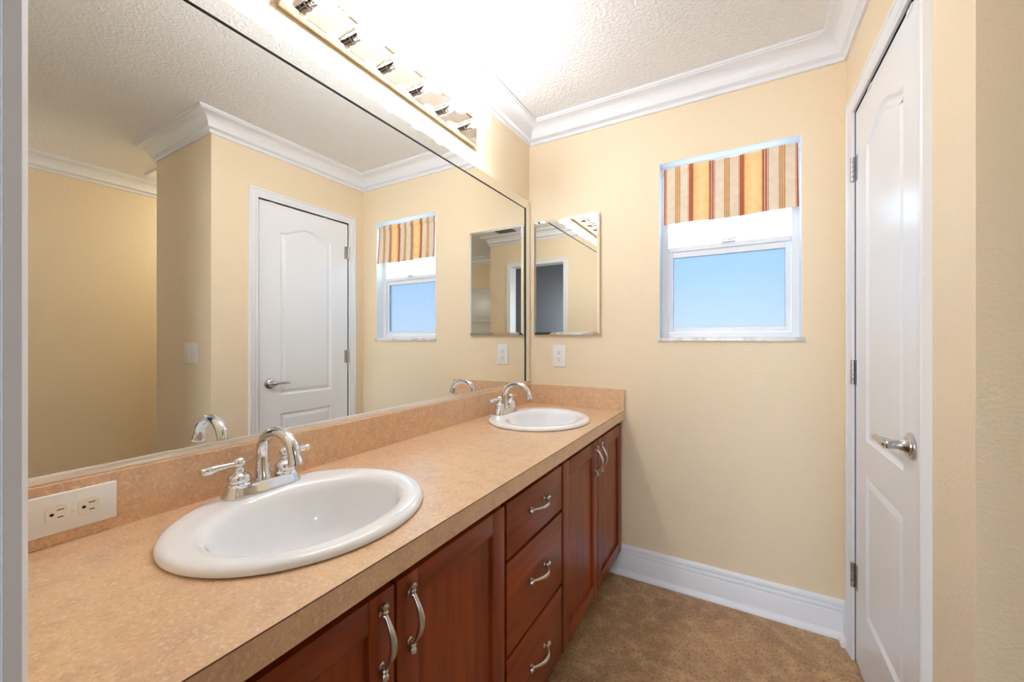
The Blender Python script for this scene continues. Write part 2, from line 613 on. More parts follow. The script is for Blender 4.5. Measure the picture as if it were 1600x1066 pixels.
tube(bm, [(1.015, 0.069, 1.668), (1.030, 0.060, 1.670), (1.046, 0.052, 1.672)], [0.005, 0.004, 0.005], 10)
tube(bm, [(1.015, 0.069, 1.668), (1.002, 0.064, 1.669), (0.994, 0.060, 1.668)], [0.005, 0.004, 0.004], 10)
struct('latch', bm, M['frame'], win, True)
bm = B(); box(bm, wx0 - 0.006, wx1 + 0.008, -0.010, 0.0, wz0, 1.207, 0.002); box(bm, wx0, wx1, 0.0, 0.125, wz0, 1.207)
struct('sill', bm, M['marble'], win)
bm = B(); box(bm, wx0, wx0 + 0.003, 0.0005, 0.066, 1.207, wz1); struct('reveal', bm, M['frame'], win)
bm = B(); box(bm, wx1 - 0.003, wx1, 0.0005, 0.066, 1.207, wz1); struct('reveal', bm, M['frame'], win)
bm = B(); box(bm, wx0 + 0.003, wx1 - 0.003, 0.0005, 0.066, wz1 - 0.003, wz1); struct('reveal', bm, M['frame'], win)

bm = B(); box(bm, -6, 8, 0.16, 12, -0.4, -0.3)
struct('ground_outside', bm, M['outside'])

# ------------------------------------------------------------------ panelled door
def panel_rings(bm, outline, mapf):
    """Moulded panel inside a 2-D outline (counter-clockwise)."""
    n = len(outline)
    prev = None
    for ins, dep in ((0, 0), (0.004, 0.0035), (0.010, 0.0075), (0.016, 0.008), (0.020, 0.0065), (0.034, 0.002), (0.036, 0.0018)):
        ring = []
        for i, p in enumerate(outline):
            p = Vector(p)
            d1 = (p - Vector(outline[i - 1])).normalized()
            d2 = (Vector(outline[(i + 1) % n]) - p).normalized()
            n1, n2 = Vector((-d1.y, d1.x)), Vector((-d2.y, d2.x))
            mv = (n1 + n2) / (1 + n1.dot(n2))
            q = p + mv * ins
            ring.append(bm.verts.new(mapf(q.x, q.y, dep)))
        if prev:
            for i in range(n):
                bm.faces.new((prev[i], prev[(i + 1) % n], ring[(i + 1) % n], ring[i]))
        else:
            first = ring
        prev = ring
    bm.faces.new(prev)
    return first


slab0, slab1 = dy0 + 0.003, dy1 - 0.003        # y range of the slab
zb, zt = 0.012, dz1 - 0.004
pl, pr = -0.628, -0.272                         # panel sides
up_out = [(pl, 0.850), (pr, 0.850), (pr, 1.868)]
for k in range(1, 20):                          # arched head with level shoulders
    a = k / 20
    up_out.append((pr + (pl - pr) * a, 1.868 + 0.052 * (0.5 - 0.5 * math.cos(2 * PI * a)) ** 1.0))
up_out.append((pl, 1.868))
lo_out = [(pl, 0.245), (pr, 0.245), (pr, 0.735), (pl, 0.735)]
XF = W + 0.001                                   # front face of the slab
bm = B()
dm = lambda a, b_, d: (XF + d, a, b_)
loops = [panel_rings(bm, up_out, dm), panel_rings(bm, lo_out, dm)]
outer = [bm.verts.new(dm(a, b_, 0)) for a, b_ in ((slab0, zb), (slab1, zb), (slab1, zt), (slab0, zt))]
back = [bm.verts.new((XF + 0.035, v.co.y, v.co.z)) for v in outer]
for i in range(4):
    bm.faces.new((outer[i], outer[(i + 1) % 4], back[(i + 1) % 4], back[i]))
bm.faces.new(back)
edges = []
for lp in loops + [outer]:
    for i in range(len(lp)):
        edges.append(bm.edges.get((lp[i], lp[(i + 1) % len(lp)])))
bmesh.ops.triangle_fill(bm, use_beauty=True, use_dissolve=False, edges=edges)
door = struct('door_1', bm, M['door'], label='white two-panel arched closet door in the right wall', cat='door')
for zc in (1.830, 1.076, 0.322):
    bm = B()
    for k in range(5):
        lathe(bm, [(0.0062, 0), (0.0072, 0.001), (0.0072, 0.0165), (0.0062, 0.0175)],
              Matrix.Translation((W - 0.0075, dy1 - 0.0015, zc - 0.045 + k * 0.018)), 14)
    box(bm, W - 0.0016, W + 0.0012, dy1 - 0.030, dy1 - 0.003, zc - 0.045, zc + 0.045)
    struct('hinge', bm, M['alum'], door, True)
ly, lz = -0.690, 0.930
rx = Matrix.Translation((XF, ly, lz)) @ Matrix.Rotation(-PI / 2, 4, 'Y')
bm = B()
lathe(bm, [(0.033, 0), (0.034, 0.003), (0.033, 0.006), (0.027, 0.008), (0.026, 0.011), (0.019, 0.014), (0.014, 0.019), (0.012, 0.026), (0.0115, 0.05), (0.013, 0.054), (0.0, 0.056)], rx, 36)
hnd = struct('lever_handle', bm, M['satin'], door, True)
bm = B()
p, r_ = smooth_path([(XF - 0.042, ly - 0.012, lz, 0.009), (XF - 0.045, ly - 0.002, lz, 0.0125), (XF - 0.049, ly + 0.016, lz + 0.001, 0.0125), (XF - 0.051, ly + 0.032, lz + 0.002, 0.0095),
                     (XF - 0.052, ly + 0.050, lz + 0.002, 0.0085), (XF - 0.052, ly + 0.072, lz + 0.001, 0.0080), (XF - 0.051, ly + 0.090, lz - 0.001, 0.0060), (XF - 0.050, ly + 0.100, lz - 0.002, 0.0025)], 5)
tube(bm, p, r_, 16)
struct('lever', bm, M['satin'], hnd, True)
bm = B(); box(bm, XF + 0.006, XF + 0.030, slab0 - 0.0008, slab0 + 0.001, lz - 0.028, lz + 0.028); box(bm, XF + 0.010, XF + 0.022, slab0 - 0.0025, slab0, lz - 0.010, lz + 0.010, 0.001)
struct('latch_plate', bm, M['alum'], door)

for yy, lb in ((-0.320, 'white over-door hook strap nearest the hinges of the white door'), (-0.675, 'white over-door hook strap above the lever handle side of the white door')):
    bm = B()
    box(bm, XF - 0.002, XF - 0.0002, yy - 0.018, yy + 0.018, zt - 0.014, zt + 0.0022, 0.0006)
    box(bm, XF - 0.002, XF + 0.038, yy - 0.018, yy + 0.018, zt + 0.0004, zt + 0.0022)
    tag(obj('over_door_hook', bm, M['plastic'], loc=(XF, yy, zt)), lb, 'hook', 'hook straps over the door top')

# ------------------------------------------------------------------ vanity cabinets
XD = 0.536   # door fronts
ZT = 0.791   # underside of worktop
handles = {}


def pull_bm(c, vertical):
    """Arched bar pull with ball ends; c is its centre on the front face, standing out along +x."""
    bm = B()
    ax = Vector((0, 0, 1)) if vertical else Vector((0, 1, 0))
    c = Vector(c)
    X = Vector((1, 0, 0))
    pt = lambda s, o_: tuple(c + ax * s + X * o_)
    pts = [(*pt(-0.044, 0.011), 0.0038), (*pt(-0.036, 0.017), 0.0042), (*pt(-0.018, 0.0265), 0.0056), (*pt(0, 0.030), 0.0062),
           (*pt(0.018, 0.0265), 0.0056), (*pt(0.036, 0.017), 0.0042), (*pt(0.044, 0.011), 0.0038)]
    p, r_ = smooth_path(pts, 5)
    tube(bm, p, r_, 14)
    for s in (-1, 1):
        rot = (Matrix() if vertical else Matrix.Rotation(-PI / 2, 4, 'X'))
        if s < 0:
            rot = rot @ Matrix.Rotation(PI, 4, 'X')
        mt_ = Matrix.Translation(c + ax * s * 0.044 + X * 0.0095) @ rot
        lathe(bm, [(0, -0.005), (0.004, -0.004), (0.0048, -0.001), (0.0035, 0.0015), (0.0055, 0.0045), (0.0058, 0.006), (0.004, 0.0085),
                   (0.0055, 0.011), (0.0070, 0.0145), (0.0062, 0.0185), (0.003, 0.0205), (0, 0.021)], mt_, 18)
        mt_ = Matrix.Translation(c + ax * s * 0.044) @ Matrix.Rotation(PI / 2, 4, 'Y')
        lathe(bm, [(0.006, 0), (0.006, 0.002), (0.004, 0.004), (0.004, 0.010)], mt_, 14)
    return bm


def shaker_door(y0, y1, z0, z1, parent, hy):
    bm = B()
    st = 0.055
    x0, x1 = XD - 0.020, XD
    box(bm, x0 + 0.002, x1 - 0.009, y0 + st - 0.002, y1 - st + 0.002, z0 + st - 0.002, z1 - st + 0.002)
    d = obj('door', bm, M['wood'], parent)
    for ya_, yb2 in ((y0, y0 + st), (y1 - st, y1)):
        bm = B(); box(bm, x0, x1, ya_, yb2, z0, z1, 0.0018)
        obj('stile', bm, M['wood'], d, True)
    for za, zb_ in ((z0, z0 + st), (z1 - st, z1)):
        bm = B(); box(bm, x0, x1, y0 + st, y1 - st, za, zb_, 0.0018)
        obj('rail', bm, M['wood_h'], d, True)
    obj('handle', pull_bm((XD, hy, 0.690), True), M['nickel'], d, True)
    return d


def carcass(y0, y1, parent):
    bm = B()
    t_ = 0.016
    xb, xf = 0.022, 0.498
    box(bm, xb, xf, y0, y0 + t_, 0.100, ZT); box(bm, xb, xf, y1 - t_, y1, 0.100, ZT)
    box(bm, xb, xf, y0 + t_, y1 - t_, 0.100, 0.116); box(bm, xb, xb + 0.006, y0 + t_, y1 - t_, 0.116, ZT)
    box(bm, xf, xf + 0.016, y0, y0 + 0.030, 0.100, ZT); box(bm, xf, xf + 0.016, y1 - 0.030, y1, 0.100, ZT)
    box(bm, xf, xf + 0.016, y0 + 0.030, y1 - 0.030, ZT - 0.040, ZT); box(bm, xf, xf + 0.016, y0 + 0.030, y1 - 0.030, 0.100, 0.135)
    obj('body', bm, M['wood'], parent)
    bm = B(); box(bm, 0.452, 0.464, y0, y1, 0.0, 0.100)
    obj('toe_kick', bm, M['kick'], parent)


ya, yb_ = -0.788, -1.166
c1 = thing('sink_cabinet', (0.27, ya / 2, 0), 'cherry wood vanity cabinet with two doors under the far sink by the window wall', 'cabinet', 'vanity cabinet units')
carcass(ya, -0.002, c1)
shaker_door(-0.400, -0.006, 0.118, 0.768, c1, -0.370)
shaker_door(-0.782, -0.404, 0.118, 0.768, c1, -0.434)
c2 = thing('drawer_cabinet', (0.27, (ya + yb_) / 2, 0), 'cherry wood vanity cabinet with a stack of three drawers between the sinks', 'cabinet', 'vanity cabinet units')
carcass(yb_, ya, c2)
for z0, z1, zh in ((0.620, 0.768, 0.705), (0.368, 0.610, 0.500), (0.118, 0.356, 0.250)):
    bm = B(); box(bm, XD - 0.020, XD, yb_ + 0.006, ya - 0.006, z0, z1, 0.002)
    d = obj('drawer', bm, M['wood_h'], c2, True)
    obj('handle', pull_bm((XD, -0.980, zh), False), M['nickel'], d, True)
c3 = thing('sink_cabinet', (0.27, (yb_ + YN) / 2, 0), 'cherry wood vanity cabinet with two doors under the near sink', 'cabinet', 'vanity cabinet units')
carcass(YN + 0.002, yb_, c3)
shaker_door(-1.542, yb_ - 0.006, 0.118, 0.768, c3, -1.512)
shaker_door(-1.922, -1.548, 0.118, 0.768, c3, -1.578)
bm = B(); box(bm, XD - 0.020, XD, YN + 0.003, -1.926, 0.118, 0.768); obj('filler_strip', bm, M['wood'], c3)

# ------------------------------------------------------------------ worktop
ZC = 0.836
SINKS = [(0.276, -1.538), (0.278, -0.440)]
SA, SB = 0.222, 0.246
NE = 96
top_thing = thing('countertop', (0.27, -0.99, ZT), 'mottled tan laminate vanity countertop with two sinks and backsplash', 'countertop')
bm = B()
XE = 0.551
lv = []
for z in (ZC, ZT):
    outer = [bm.verts.new(p + (z,)) for p in ((0.0015, YN + 0.001), (XE, YN + 0.001), (XE, -0.001), (0.0015, -0.001))]
    holes = [[bm.verts.new((cx - 0.0 + 0.188 * math.cos(2 * PI * i / NE), cy_ + 0.225 * math.sin(2 * PI * i / NE), z)) for i in range(NE)] for cx, cy_ in SINKS]
    ed = []
    for lp in [outer] + holes:
        for i in range(len(lp)):
            ed.append(bm.edges.new((lp[i], lp[(i + 1) % len(lp)])))
    bmesh.ops.triangle_fill(bm, use_beauty=True, use_dissolve=False, edges=ed)
    lv.append([outer] + holes)
for A, Bq in zip(lv[0], lv[1]):
    n = len(A)
    for i in range(n):
        bm.faces.new((A[i], A[(i + 1) % n], Bq[(i + 1) % n], Bq[i]))
obj('worktop', bm, M['laminate'], top_thing)
bm = B(); box(bm, 0.0015, 0.020, YN + 0.001, -0.001, ZC, 0.943, 0.0008); obj('backsplash', bm, M['laminate'], top_thing)
bm = B(); box(bm, 0.0202, XE + 0.001, -0.020, -0.001, ZC, 0.943, 0.0008); obj('side_splash', bm, M['laminate'], top_thing)
bm = B()
box(bm, XE - 0.0004, XE + 0.0005, YN + 0.001, -0.001, ZC - 0.0016, ZC + 0.0002)
obj('edge_seam', bm, M['seam'], top_thing)

# ------------------------------------------------------------------ sinks
def make_sink(cx, cy_, label):
    root = thing('sink', (cx, cy_, ZC), label, 'sink', 'oval drop-in sinks')
    ox = 0.020
    prof = [  # (centre shift, a, b, z)
        (0, SA - 0.004, SB - 0.004, 0.0004), (0, SA, SB, 0.003), (0, SA + 0.0005, SB + 0.0005, 0.007), (0, SA - 0.002, SB - 0.002, 0.012), (0, SA - 0.007, SB - 0.007, 0.0155),
        (0.001, SA - 0.014, SB - 0.014, 0.017), (0.006, SA - 0.028, SB - 0.024, 0.0165), (0.014, 0.176, 0.212, 0.0160), (ox, 0.167, 0.207, 0.0156),
        (ox, 0.1605, 0.2005, 0.0143), (ox, 0.1545, 0.1945, 0.0115), (ox, 0.1495, 0.1895, 0.0070), (ox, 0.1455, 0.1855, 0.0010), (ox, 0.1425, 0.182, -0.007), (ox, 0.139, 0.1775, -0.020), (ox, 0.132, 0.1685, -0.050), (ox, 0.122, 0.156, -0.085), (ox, 0.098, 0.126, -0.112),
        (ox, 0.068, 0.088, -0.130), (ox, 0.040, 0.046, -0.138), (ox, 0.022, 0.022, -0.141)]
    under = [(ox, 0.022, 0.022, -0.150), (ox, 0.075, 0.096, -0.142), (ox, 0.110, 0.140, -0.118), (ox, 0.140, 0.180, -0.070), (ox - 0.004, 0.154, 0.198, -0.020),
             (0.006, 0.176, 0.212, -0.004), (0, SA - 0.02, SB - 0.02, 0.0003)]
    bm = B()
    rings = [[bm.verts.new((cx + s + a * math.cos(2 * PI * i / NE), cy_ + b_ * math.sin(2 * PI * i / NE), ZC + z)) for i in range(NE)] for s, a, b_, z in prof + under]
    for A, Bq in zip(rings, rings[1:] + rings[:1]):
        for i in range(NE):
            bm.faces.new((A[i], A[(i + 1) % NE], Bq[(i + 1) % NE], Bq[i]))
    obj('basin', bm, M['porcelain'], root, True)
    bm = B()
    lathe(bm, [(0.0, -0.1425), (0.012, -0.142), (0.014, -0.1375), (0.021, -0.1365), (0.0235, -0.1375), (0.0215, -0.1485), (0, -0.1485)], Matrix.Translation((cx + ox, cy_, ZC)), 28, False)
    obj('drain', bm, M['chrome'], root, True)
    return root


sink = make_sink(*SINKS[0], 'white oval drop-in sink nearest the camera')
dup(sink, (*SINKS[1], ZC), label='white oval drop-in sink at the far end below the medicine cabinet')

# ------------------------------------------------------------------ faucets
def make_faucet(fx, fy, fz, label):
    root = thing('faucet', (fx, fy, fz), label, 'faucet', 'chrome centerset faucets')
    P = lambda x_, y_, z_: (fx + x_, fy + y_, fz + z_)
    bm = B()
    rings = []
    n = 48
    for s, z in ((1.0, 0), (1.0, 0.003), (0.97, 0.0055), (0.90, 0.010), (0.82, 0.016), (0.76, 0.021), (0.70, 0.0235), (0.5, 0.0242)):
        R_ = []
        for i in range(n):
            a = 2 * PI * i / n
            cs, sn = math.cos(a), math.sin(a)
            rr = 0.031
            yy = (0.052 if sn >= 0 else -0.052) * (1 if abs(sn) > 1e-6 else 0)
            R_.append(bm.verts.new(P(rr * s * cs * (1.05 if abs(sn) > 0.5 else 0.98), yy + rr * s * sn * 1.06, z)))
        rings.append(R_)
    for A, Bq in zip(rings, rings[1:]):
        for i in range(n):
            bm.faces.new((A[i], A[(i + 1) % n], Bq[(i + 1) % n], Bq[i]))
    bm.faces.new(rings[0]); bm.faces.new(rings[-1])
    obj('base_plate', bm, M['chrome'], root, True)
    bm = B()
    pts = [(0.000, 0.018, 0.0200), (0.000, 0.026, 0.0180), (-0.002, 0.040, 0.0155), (-0.004, 0.062, 0.0135), (-0.004, 0.082, 0.0128)]
    cxx, czz, R_ = 0.060, 0.084, 0.064
    for k in range(1, 15):
        a = PI - k * (PI * 1.02) / 15
        pts.append((cxx + R_ * math.cos(a), czz + (0.052) * math.sin(a), 0.0125 if k < 12 else 0.0130))
    pts += [(0.1265, 0.081, 0.0150), (0.1285, 0.075, 0.0160), (0.1295, 0.071, 0.0155)]
    p, r_ = smooth_path([(*P(a, 0, c), d) for a, c, d in pts], 3)
    tube(bm, p, r_, 22)
    obj('spout', bm, M['chrome'], root, True)
    for s in (-1, 1):
        bm = B()
        lathe(bm, [(0.0235, 0.018), (0.0240, 0.0255), (0.0225, 0.0275), (0.0203, 0.0288), (0.0222, 0.0312), (0.0226, 0.0385), (0.0212, 0.0435), (0.0165, 0.0475), (0.0115, 0.0505),
                   (0.0095, 0.0535), (0.0110, 0.056), (0.0085, 0.0595), (0.0088, 0.063), (0.0122, 0.0665), (0.0132, 0.071), (0.0122, 0.076), (0.0085, 0.0805), (0.004, 0.083), (0, 0.0835)], Matrix.Translation(P(0, s * 0.051, 0)), 28)
        h_ = obj('handle', bm, M['chrome'], root, True)
        bm = B()
        p, r_ = smooth_path([(*P(0.002, s * 0.055, 0.070), 0.0055), (*P(-0.001, s * 0.068, 0.070), 0.0052), (*P(-0.004, s * 0.085, 0.069), 0.0068),
                             (*P(-0.008, s * 0.102, 0.067), 0.0088), (*P(-0.010, s * 0.111, 0.066), 0.0080), (*P(-0.011, s * 0.116, 0.0655), 0.0088), (*P(-0.0115, s * 0.120, 0.065), 0.004)], 4)
        tube(bm, p, r_, 16)
        obj('lever', bm, M['chrome'], h_, True)
    bm = B()
    tube(bm, [P(-0.019, 0, 0.014), P(-0.020, 0, 0.040), P(-0.022, 0, 0.060)], 0.0028, 10)
    lathe(bm, [(0.0028, 0.056), (0.005, 0.060), (0.0065, 0.065), (0.0055, 0.070), (0, 0.073)], Matrix.Translation(P(-0.022, 0, 0)), 16)
    obj('lift_rod', bm, M['chrome'], root, True)
    return root


fa = make_faucet(0.100, SINKS[0][1], ZC + 0.0165, 'chrome two-handle arched faucet on the near sink')
dup(fa, (0.100, SINKS[1][1], ZC + 0.0165), label='chrome two-handle arched faucet on the far sink')

# ------------------------------------------------------------------ big mirror
MY0, MY1, MZ0, MZ1 = YN + 0.006, -0.010, 0.945, 1.993
M['channel'] = mat('satin_aluminium', (0.86, 0.84, 0.81, 1), 0.3, 1.0)
mir = thing('wall_mirror', (0.0, (MY0 + MY1) / 2, MZ0), 'large wall mirror with mirrored border strips above the countertop', 'mirror')
bm = B(); box(bm, 0.0008, 0.005, MY0, MY1, MZ0, MZ1); obj('mirror_glass', bm, M['mirror'], mir)


def strip(path_in, path_out, xin=0.0105, xout=0.0085):
    """Mirrored border strip: quad between an inner and an outer edge, 5 mm thick with a green inner edge."""
    bm = B()
    (a0, a1), (b0, b1) = path_in, path_out
    x0 = 0.0052
    v = lambda x_, p: bm.verts.new((x_, p[0], p[1]))
    q = [v(xin, a0), v(xin, a1), v(xout, b1), v(xout, b0)]
    w = [v(x0, a0), v(x0, a1), v(x0, b1), v(x0, b0)]
    fm = bm.faces.new(q); fm.material_index = 0
    bm.faces.new(w)
    for i in range(4):
        bm.faces.new((q[i], q[(i + 1) % 4], w[(i + 1) % 4], w[i]))
    for f_ in bm.faces:
        if f_ is not fm:
            f_.material_index = 1
    obj('border_strip', bm, [M['mirror'], M['glass_edge']], mir)


bw = 0.050
g = 0.0007
strip(((MY0 + bw + g, MZ1 - bw), (MY1 - bw - g, MZ1 - bw)), ((MY0 + g, MZ1), (MY1 - g, MZ1)))
strip(((MY1 - bw, MZ1 - bw - g), (MY1 - bw, MZ0 + 0.016)), ((MY1, MZ1 - g), (MY1, MZ0 + 0.016)))
strip(((MY0 + bw, MZ0 + 0.016), (MY0 + bw, MZ1 - bw - g)), ((MY0, MZ0 + 0.016), (MY0, MZ1 - g)))
bm = B(); box(bm, 0.0052, 0.0085, MY0, MY1, MZ0 - 0.0018, MZ0 + 0.014, 0.0012)
obj('bottom_channel', bm, M['channel'], mir, True)

# ------------------------------------------------------------------ vanity light bar
LZ0, LZ1, LY0, LY1 = 2.077, 2.190, -1.453, -0.563
lt = thing('vanity_light', (0, (LY0 + LY1) / 2, LZ0), 'polished six-bulb vanity light bar above the large mirror', 'light fixture')
bm = B()
box(bm, 0.0005, 0.026, LY0 + 0.004, LY1 - 0.004, LZ0 + 0.004, LZ1 - 0.004)
obj('back_plate', bm, M['polished'], lt)
bm = B()
fp = [(0, 0.0005), (0, 0.0295), (0.0012, 0.0315), (0.004, 0.0315), (0.0052, 0.0300), (0.0055, 0.0262), (0.0036, 0.0258), (0.0036, 0.0005)]
sweep(bm, [(LY0, LZ0), (LY1, LZ0), (LY1, LZ1), (LY0, LZ1)], fp, lambda a, b_, h: (h, a, b_), True)
obj('rim', bm, M['polished'], lt, True)
for k in range(6):
    yk = -0.652 - 0.1455 * k
    zk = 2.130
    bm = B()
    mt_ = Matrix.Translation((0.026, yk, zk)) @ Matrix.Rotation(PI / 2, 4, 'Y')
    lathe(bm, [(0.022, 0), (0.022, 0.004), (0.0195, 0.006), (0.0195, 0.016), (0.0185, 0.0165), (0.0185, 0.0175), (0.0195, 0.018), (0.0195, 0.036), (0.022, 0.039), (0.022, 0.042), (0.0165, 0.0425), (0.0155, 0.030)], mt_, 30)
    so = obj('socket', bm, M['chrome'], lt, True)
    bm = B()
    pr_ = [(0.0135, 0.034), (0.0145, 0.050)]
    rb, cb = 0.0375, 0.087
    for q in range(3, 25):
        a = PI - q * PI / 25
        if rb * math.sin(a) > 0.0145:
            pr_.append((rb * math.sin(a), cb + rb * math.cos(a)))
    pr_.append((0, cb + rb))
    pr_.insert(0, (0, 0.034))
    lathe(bm, pr_, mt_, 28, False)
    obj('light_bulb', bm, M['bulb'], so, True)

# ------------------------------------------------------------------ medicine cabinet
AX0, AX1, AZ0, AZ1 = 0.040, 0.424, 1.225, 1.869
mc = thing('medicine_cabinet', ((AX0 + AX1) / 2, 0, AZ0), 'medicine cabinet with a mirror door on the far wall beside the window', 'cabinet')
bm = B(); box(bm, AX0 + 0.004, AX1 - 0.004, -0.013, -0.0005, AZ0 + 0.003, AZ1 - 0.003); obj('body', bm, M['plastic'], mc)
bm = B()
be = 0.014
o4 = [(AX0, AZ0), (AX1, AZ0), (AX1, AZ1), (AX0, AZ1)]
i4 = [(AX0 + be, AZ0 + be), (AX1 - be, AZ0 + be), (AX1 - be, AZ1 - be), (AX0 + be, AZ1 - be)]
vo = [bm.verts.new((a, -0.0175, c)) for a, c in o4]
vi = [bm.verts.new((a, -0.0195, c)) for a, c in i4]
vb = [bm.verts.new((a, -0.0135, c)) for a, c in o4]
bm.faces.new(vi); bm.faces.new(vb)
for i in range(4):
    j = (i + 1) % 4
    bm.faces.new((vo[i], vo[j], vi[j], vi[i]))
    f_ = bm.faces.new((vo[i], vo[j], vb[j], vb[i])); f_.material_index = 1
obj('mirror_door', bm, [M['mirror'], M['plastic']], mc)

# ------------------------------------------------------------------ outlets and switches (built facing +x at the origin, then turned)
def slots(pts):
    bm = B()
    for (y_, z_), (w_, h_) in pts:
        box(bm, 0.0062, 0.0072, y_ - w_ / 2, y_ + w_ / 2, z_ - h_ / 2, z_ + h_ / 2)
    return bm


def receptacle(cz_, parent, round_):
    bm = B()
    n = 40
    ring = []
    for i in range(n):
        a = 2 * PI * i / n
        y_ = 0.0172 * math.cos(a)
        z_ = max(-0.0140, min(0.0140, 0.0172 * math.sin(a)))
        if not round_:
            y_ = max(-0.0155, min(0.0155, 0.021 * math.cos(a)))
            z_ = max(-0.0130, min(0.0130, 0.019 * math.sin(a)))
        ring.append((y_, z_ + cz_))
    A = [bm.verts.new((0.004, a, c)) for a, c in ring]
    C_ = [bm.verts.new((0.0062, a, c)) for a, c in ring]
    D_ = [bm.verts.new((0.0068, a * 0.97, cz_ + (c - cz_) * 0.97)) for a, c in ring]
    for R1, R2 in ((A, C_), (C_, D_)):
        for i in range(n):
            bm.faces.new((R1[i], R1[(i + 1) % n], R2[(i + 1) % n], R2[i]))
    bm.faces.new(D_); bm.faces.new(A)
    rc = obj('receptacle', bm, M['ivory'] if round_ else M['plastic'], parent)
    bm = slots([((-0.0064, cz_ + 0.0035), (0.0015, 0.0085)), ((0.0064, cz_ + 0.0035), (0.0015, 0.0070))])
    lathe(bm, [(0.0027, 0.0062), (0.0027, 0.0072)], Matrix.Translation((0, 0, cz_ - 0.0068)) @ Matrix.Rotation(PI / 2, 4, 'Y'), 14)
    obj('slots', bm, M['dark'], rc)


o1 = thing('power_outlet', (0, 0, 0), 'white outlet with two round ivory receptacles set sideways in the backsplash beside the near sink', 'outlet')
bm = B(); box(bm, 0.0, 0.0058, -0.035, 0.035, -0.057, 0.057, 0.0025, 3); obj('face_plate', bm, M['plastic'], o1, True)
receptacle(0.0195, o1, True); receptacle(-0.0195, o1, True)
bm = B(); lathe(bm, [(0.003, 0.005), (0.003, 0.0062), (0.002, 0.0068), (0, 0.0068)], Matrix.Rotation(PI / 2, 4, 'Y'), 14); obj('screw', bm, M['plastic'], o1, True)
o1.location = (0.0202, -1.824, 0.892)
o1.rotation_euler = (math.radians(-90), 0, 0)

o2 = thing('power_outlet', (0, 0, 0), 'white upright wall outlet below the medicine cabinet', 'outlet')
bm = B(); box(bm, 0.0, 0.0055, -0.0385, 0.0385, -0.060, 0.060, 0.0022, 3); obj('face_plate', bm, M['plastic'], o2, True)
bm = B(); box(bm, 0.003, 0.0062, -0.0168, 0.0168, -0.0335, 0.0335, 0.0006); obj('insert', bm, M['plastic'], o2)
receptacle(0.0185, o2, False); receptacle(-0.0185, o2, False)
o2.location = (0.1895, -0.0002, 1.108)
o2.rotation_euler = (0, 0, math.radians(-90))

sw = thing('light_switch', (0, 0, 0), 'ivory three-rocker light switch plate on the return wall, seen in the mirror', 'switch')
bm = B(); box(bm, 0.0, 0.0055, -0.081, 0.081, -0.059, 0.059, 0.0022, 3); obj('face_plate', bm, M['ivory'], sw, True)
for yy in (-0.046, 0, 0.046):
    bm = B(); box(bm, 0.004, 0.0075, yy - 0.0165, yy + 0.0165, -0.033, 0.033, 0.001); obj('rocker', bm, M['ivory'], sw, True)
sw.location = (1.662, YR - 0.0002, 1.119)
sw.rotation_euler = (0, 0, math.radians(-90))

# ------------------------------------------------------------------ valance
va = thing('window_valance', (0.738, 0.02, 2.032), 'striped red gold and cream fabric valance hanging on a rod in the window', 'curtain')
bm = B(); tube(bm, [(wx0 + 0.0035, 0.024, 2.024), (wx1 - 0.0035, 0.024, 2.024)], 0.005, 14)
lathe(bm, [(0.0085, 0), (0.0085, 0.006)], Matrix.Translation((wx0 + 0.0032, 0.024, 2.024)) @ Matrix.Rotation(PI / 2, 4, 'Y'), 16)
lathe(bm, [(0.0085, 0), (0.0085, 0.006)], Matrix.Translation((wx1 - 0.0092, 0.024, 2.024)) @ Matrix.Rotation(PI / 2, 4, 'Y'), 16)
obj('rod', bm, M['plastic'], va, True)
bm = B()
nx, nz = 90, 26
def vpos(i, j, side):
    s, t_ = i / nx, j / nz
    x_ = 0.737 + 0.539 * s + 0.003 * t_ * (s - 0.2)
    z_ = 2.035 - 0.278 * t_ + 0.003 * math.sin(s * 9)
    y_ = 0.018 - 0.010 * t_ * t_ + 0.0025 * math.sin(s * 21) * t_ + 0.0015 * math.sin(s * 47 + t_ * 2)
    y_ -= 0.018 * t_ * max(0, s - 0.88) / 0.12 * 0.6
    if t_ < 0.14:
        y_ -= 0.006 * math.sin(t_ / 0.14 * PI) - 0.0
    return (x_, y_ + (0.0012 if side else 0), z_)
G = [[[bm.verts.new(vpos(i, j, s)) for j in range(nz + 1)] for i in range(nx + 1)] for s in (0, 1)]
for s in (0, 1):
    for i in range(nx):
        for j in range(nz):
            q = (G[s][i][j], G[s][i + 1][j], G[s][i + 1][j + 1], G[s][i][j + 1])
            bm.faces.new(q if s == 0 else q[::-1])
for i in range(nx):
    for j in (0, nz):
        bm.faces.new((G[0][i][j], G[0][i + 1][j], G[1][i + 1][j], G[1][i][j]))
for j in range(nz):
    for i in (0, nx):
        bm.faces.new((G[0][i][j], G[0][i][j + 1], G[1][i][j + 1], G[1][i][j]))
obj('fabric', bm, M['stripes'], va, True)

# ------------------------------------------------------------------ ceiling register, ceiling hatch, shower: seen in the mirrors
v1 = thing('ceiling_vent', (1.23, -1.79, H), 'small grey slatted ceiling vent above the doorway, seen in the medicine cabinet mirror', 'vent')
bm = B(); box(bm, 1.120, 1.340, -1.865, -1.735, H - 0.006, H - 0.0003, 0.001); obj('frame', bm, M['vent'], v1)
for k in range(6):
    bm = B(); y_ = -1.850 + k * 0.019
    box(bm, 1.135, 1.325, y_, y_ + 0.008, H - 0.012, H - 0.006); obj('slat', bm, M['vent'], v1)

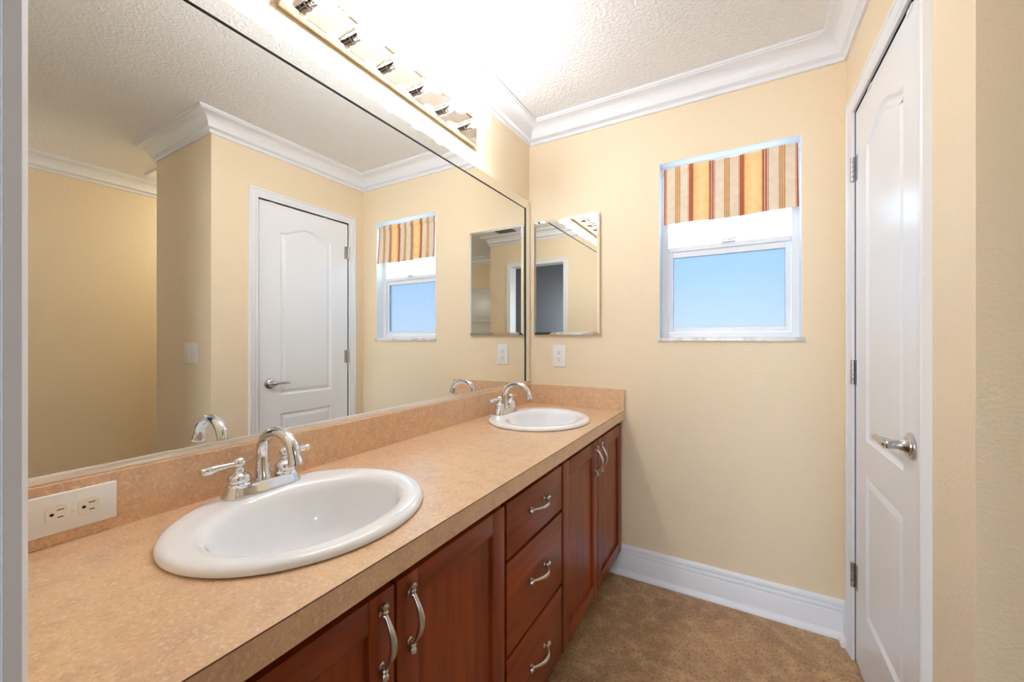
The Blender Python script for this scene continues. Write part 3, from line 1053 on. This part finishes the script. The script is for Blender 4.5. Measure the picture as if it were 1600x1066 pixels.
v2 = thing('ceiling_hatch', (2.50, -0.62, H), 'white framed grey ceiling hatch past the light switch corner, seen in the mirror', 'hatch')
bm = B()
hx0, hx1, hy0, hy1 = 2.27, 2.755, -0.87, -0.40
sweep(bm, [(hx0, hy0), (hx1, hy0), (hx1, hy1), (hx0, hy1)], [(0, H - 0.0003), (0, H - 0.012), (0.008, H - 0.016), (0.045, H - 0.012), (0.05, H - 0.0003)], lambda a, b_, h: (a, b_, h), True)
obj('frame', bm, M['white'], v2)
bm = B(); box(bm, hx0 + 0.05, hx1 - 0.05, hy0 + 0.05, hy1 - 0.05, H - 0.004, H - 0.0003); obj('panel', bm, M['vent'], v2)

sh = thing('shower_stall', (2.25, YS + 0.4, 0), 'white panel shower stall around the corner, seen in the mirrors', 'shower')
bm = B()
box(bm, X4 + 0.001, X3 - 0.001, YS + 0.001, YS + 0.012, 0.10, 1.965); box(bm, X4 + 0.001, X4 + 0.012, YS + 0.012, YS + 0.76, 0.10, 1.965)
box(bm, X3 - 0.012, X3 - 0.001, YS + 0.012, YS + 0.76, 0.10, 1.965)
obj('wall_panel', bm, M['acrylic'], sh)
for zz in (1.463, 1.955):
    bm = B()
    box(bm, X4 + 0.012, X3 - 0.012, YS + 0.012, YS + 0.030, zz - 0.010, zz + 0.010, 0.003)
    obj('ledge', bm, M['acrylic'], sh)
bm = B(); box(bm, X4 + 0.001, X3 - 0.001, YS + 0.001, YS + 0.76, 0.0, 0.035); box(bm, X4 + 0.001, X3 - 0.001, YS + 0.68, YS + 0.76, 0.035, 0.12, 0.01)
obj('shower_pan', bm, M['acrylic'], sh)

# ------------------------------------------------------------------ fill lamps added out of view around the corner
dl = thing('dome_fill_lamp', (2.48, -0.20, H), 'round fill lamp added out of view on the ceiling of the side alcove behind the closet', 'light fixture')
bm = B(); lathe(bm, [(0, -0.001), (0.150, -0.001), (0.150, -0.020), (0.140, -0.026), (0, -0.026)], Matrix.Translation((2.48, -0.20, H)), 40, False); obj('base', bm, M['white'], dl, True)
bm = B(); lathe(bm, [(0.135, -0.026), (0.128, -0.045), (0.100, -0.068), (0.055, -0.082), (0, -0.087)], Matrix.Translation((2.48, -0.20, H)), 40, False); obj('fill_dome', bm, M['dome'], dl, True)
sc = thing('globe_fill_lamp', (X3, -2.0, 1.80), 'round fill lamp added out of view on the side wall beside the shower', 'light fixture')  # unseen lamp added to lift the side area
bm = B(); lathe(bm, [(0.06, 0.0005), (0.06, 0.015), (0.045, 0.022), (0.014, 0.025), (0.014, 0.06), (0, 0.06)], Matrix.Translation((X3, -2.0, 1.80)) @ Matrix.Rotation(-PI / 2, 4, 'Y'), 28); obj('bracket', bm, M['chrome'], sc, True)
bm = B(); lathe(bm, [(0.1 * math.sin(PI * k / 20) if 0 < k < 20 else 0, 1.80 - 0.1 * math.cos(PI * k / 20)) for k in range(21)], Matrix.Translation((X3 - 0.155, -2.0, 0)), 32, False); obj('fill_globe', bm, M['globe'], sc, True)
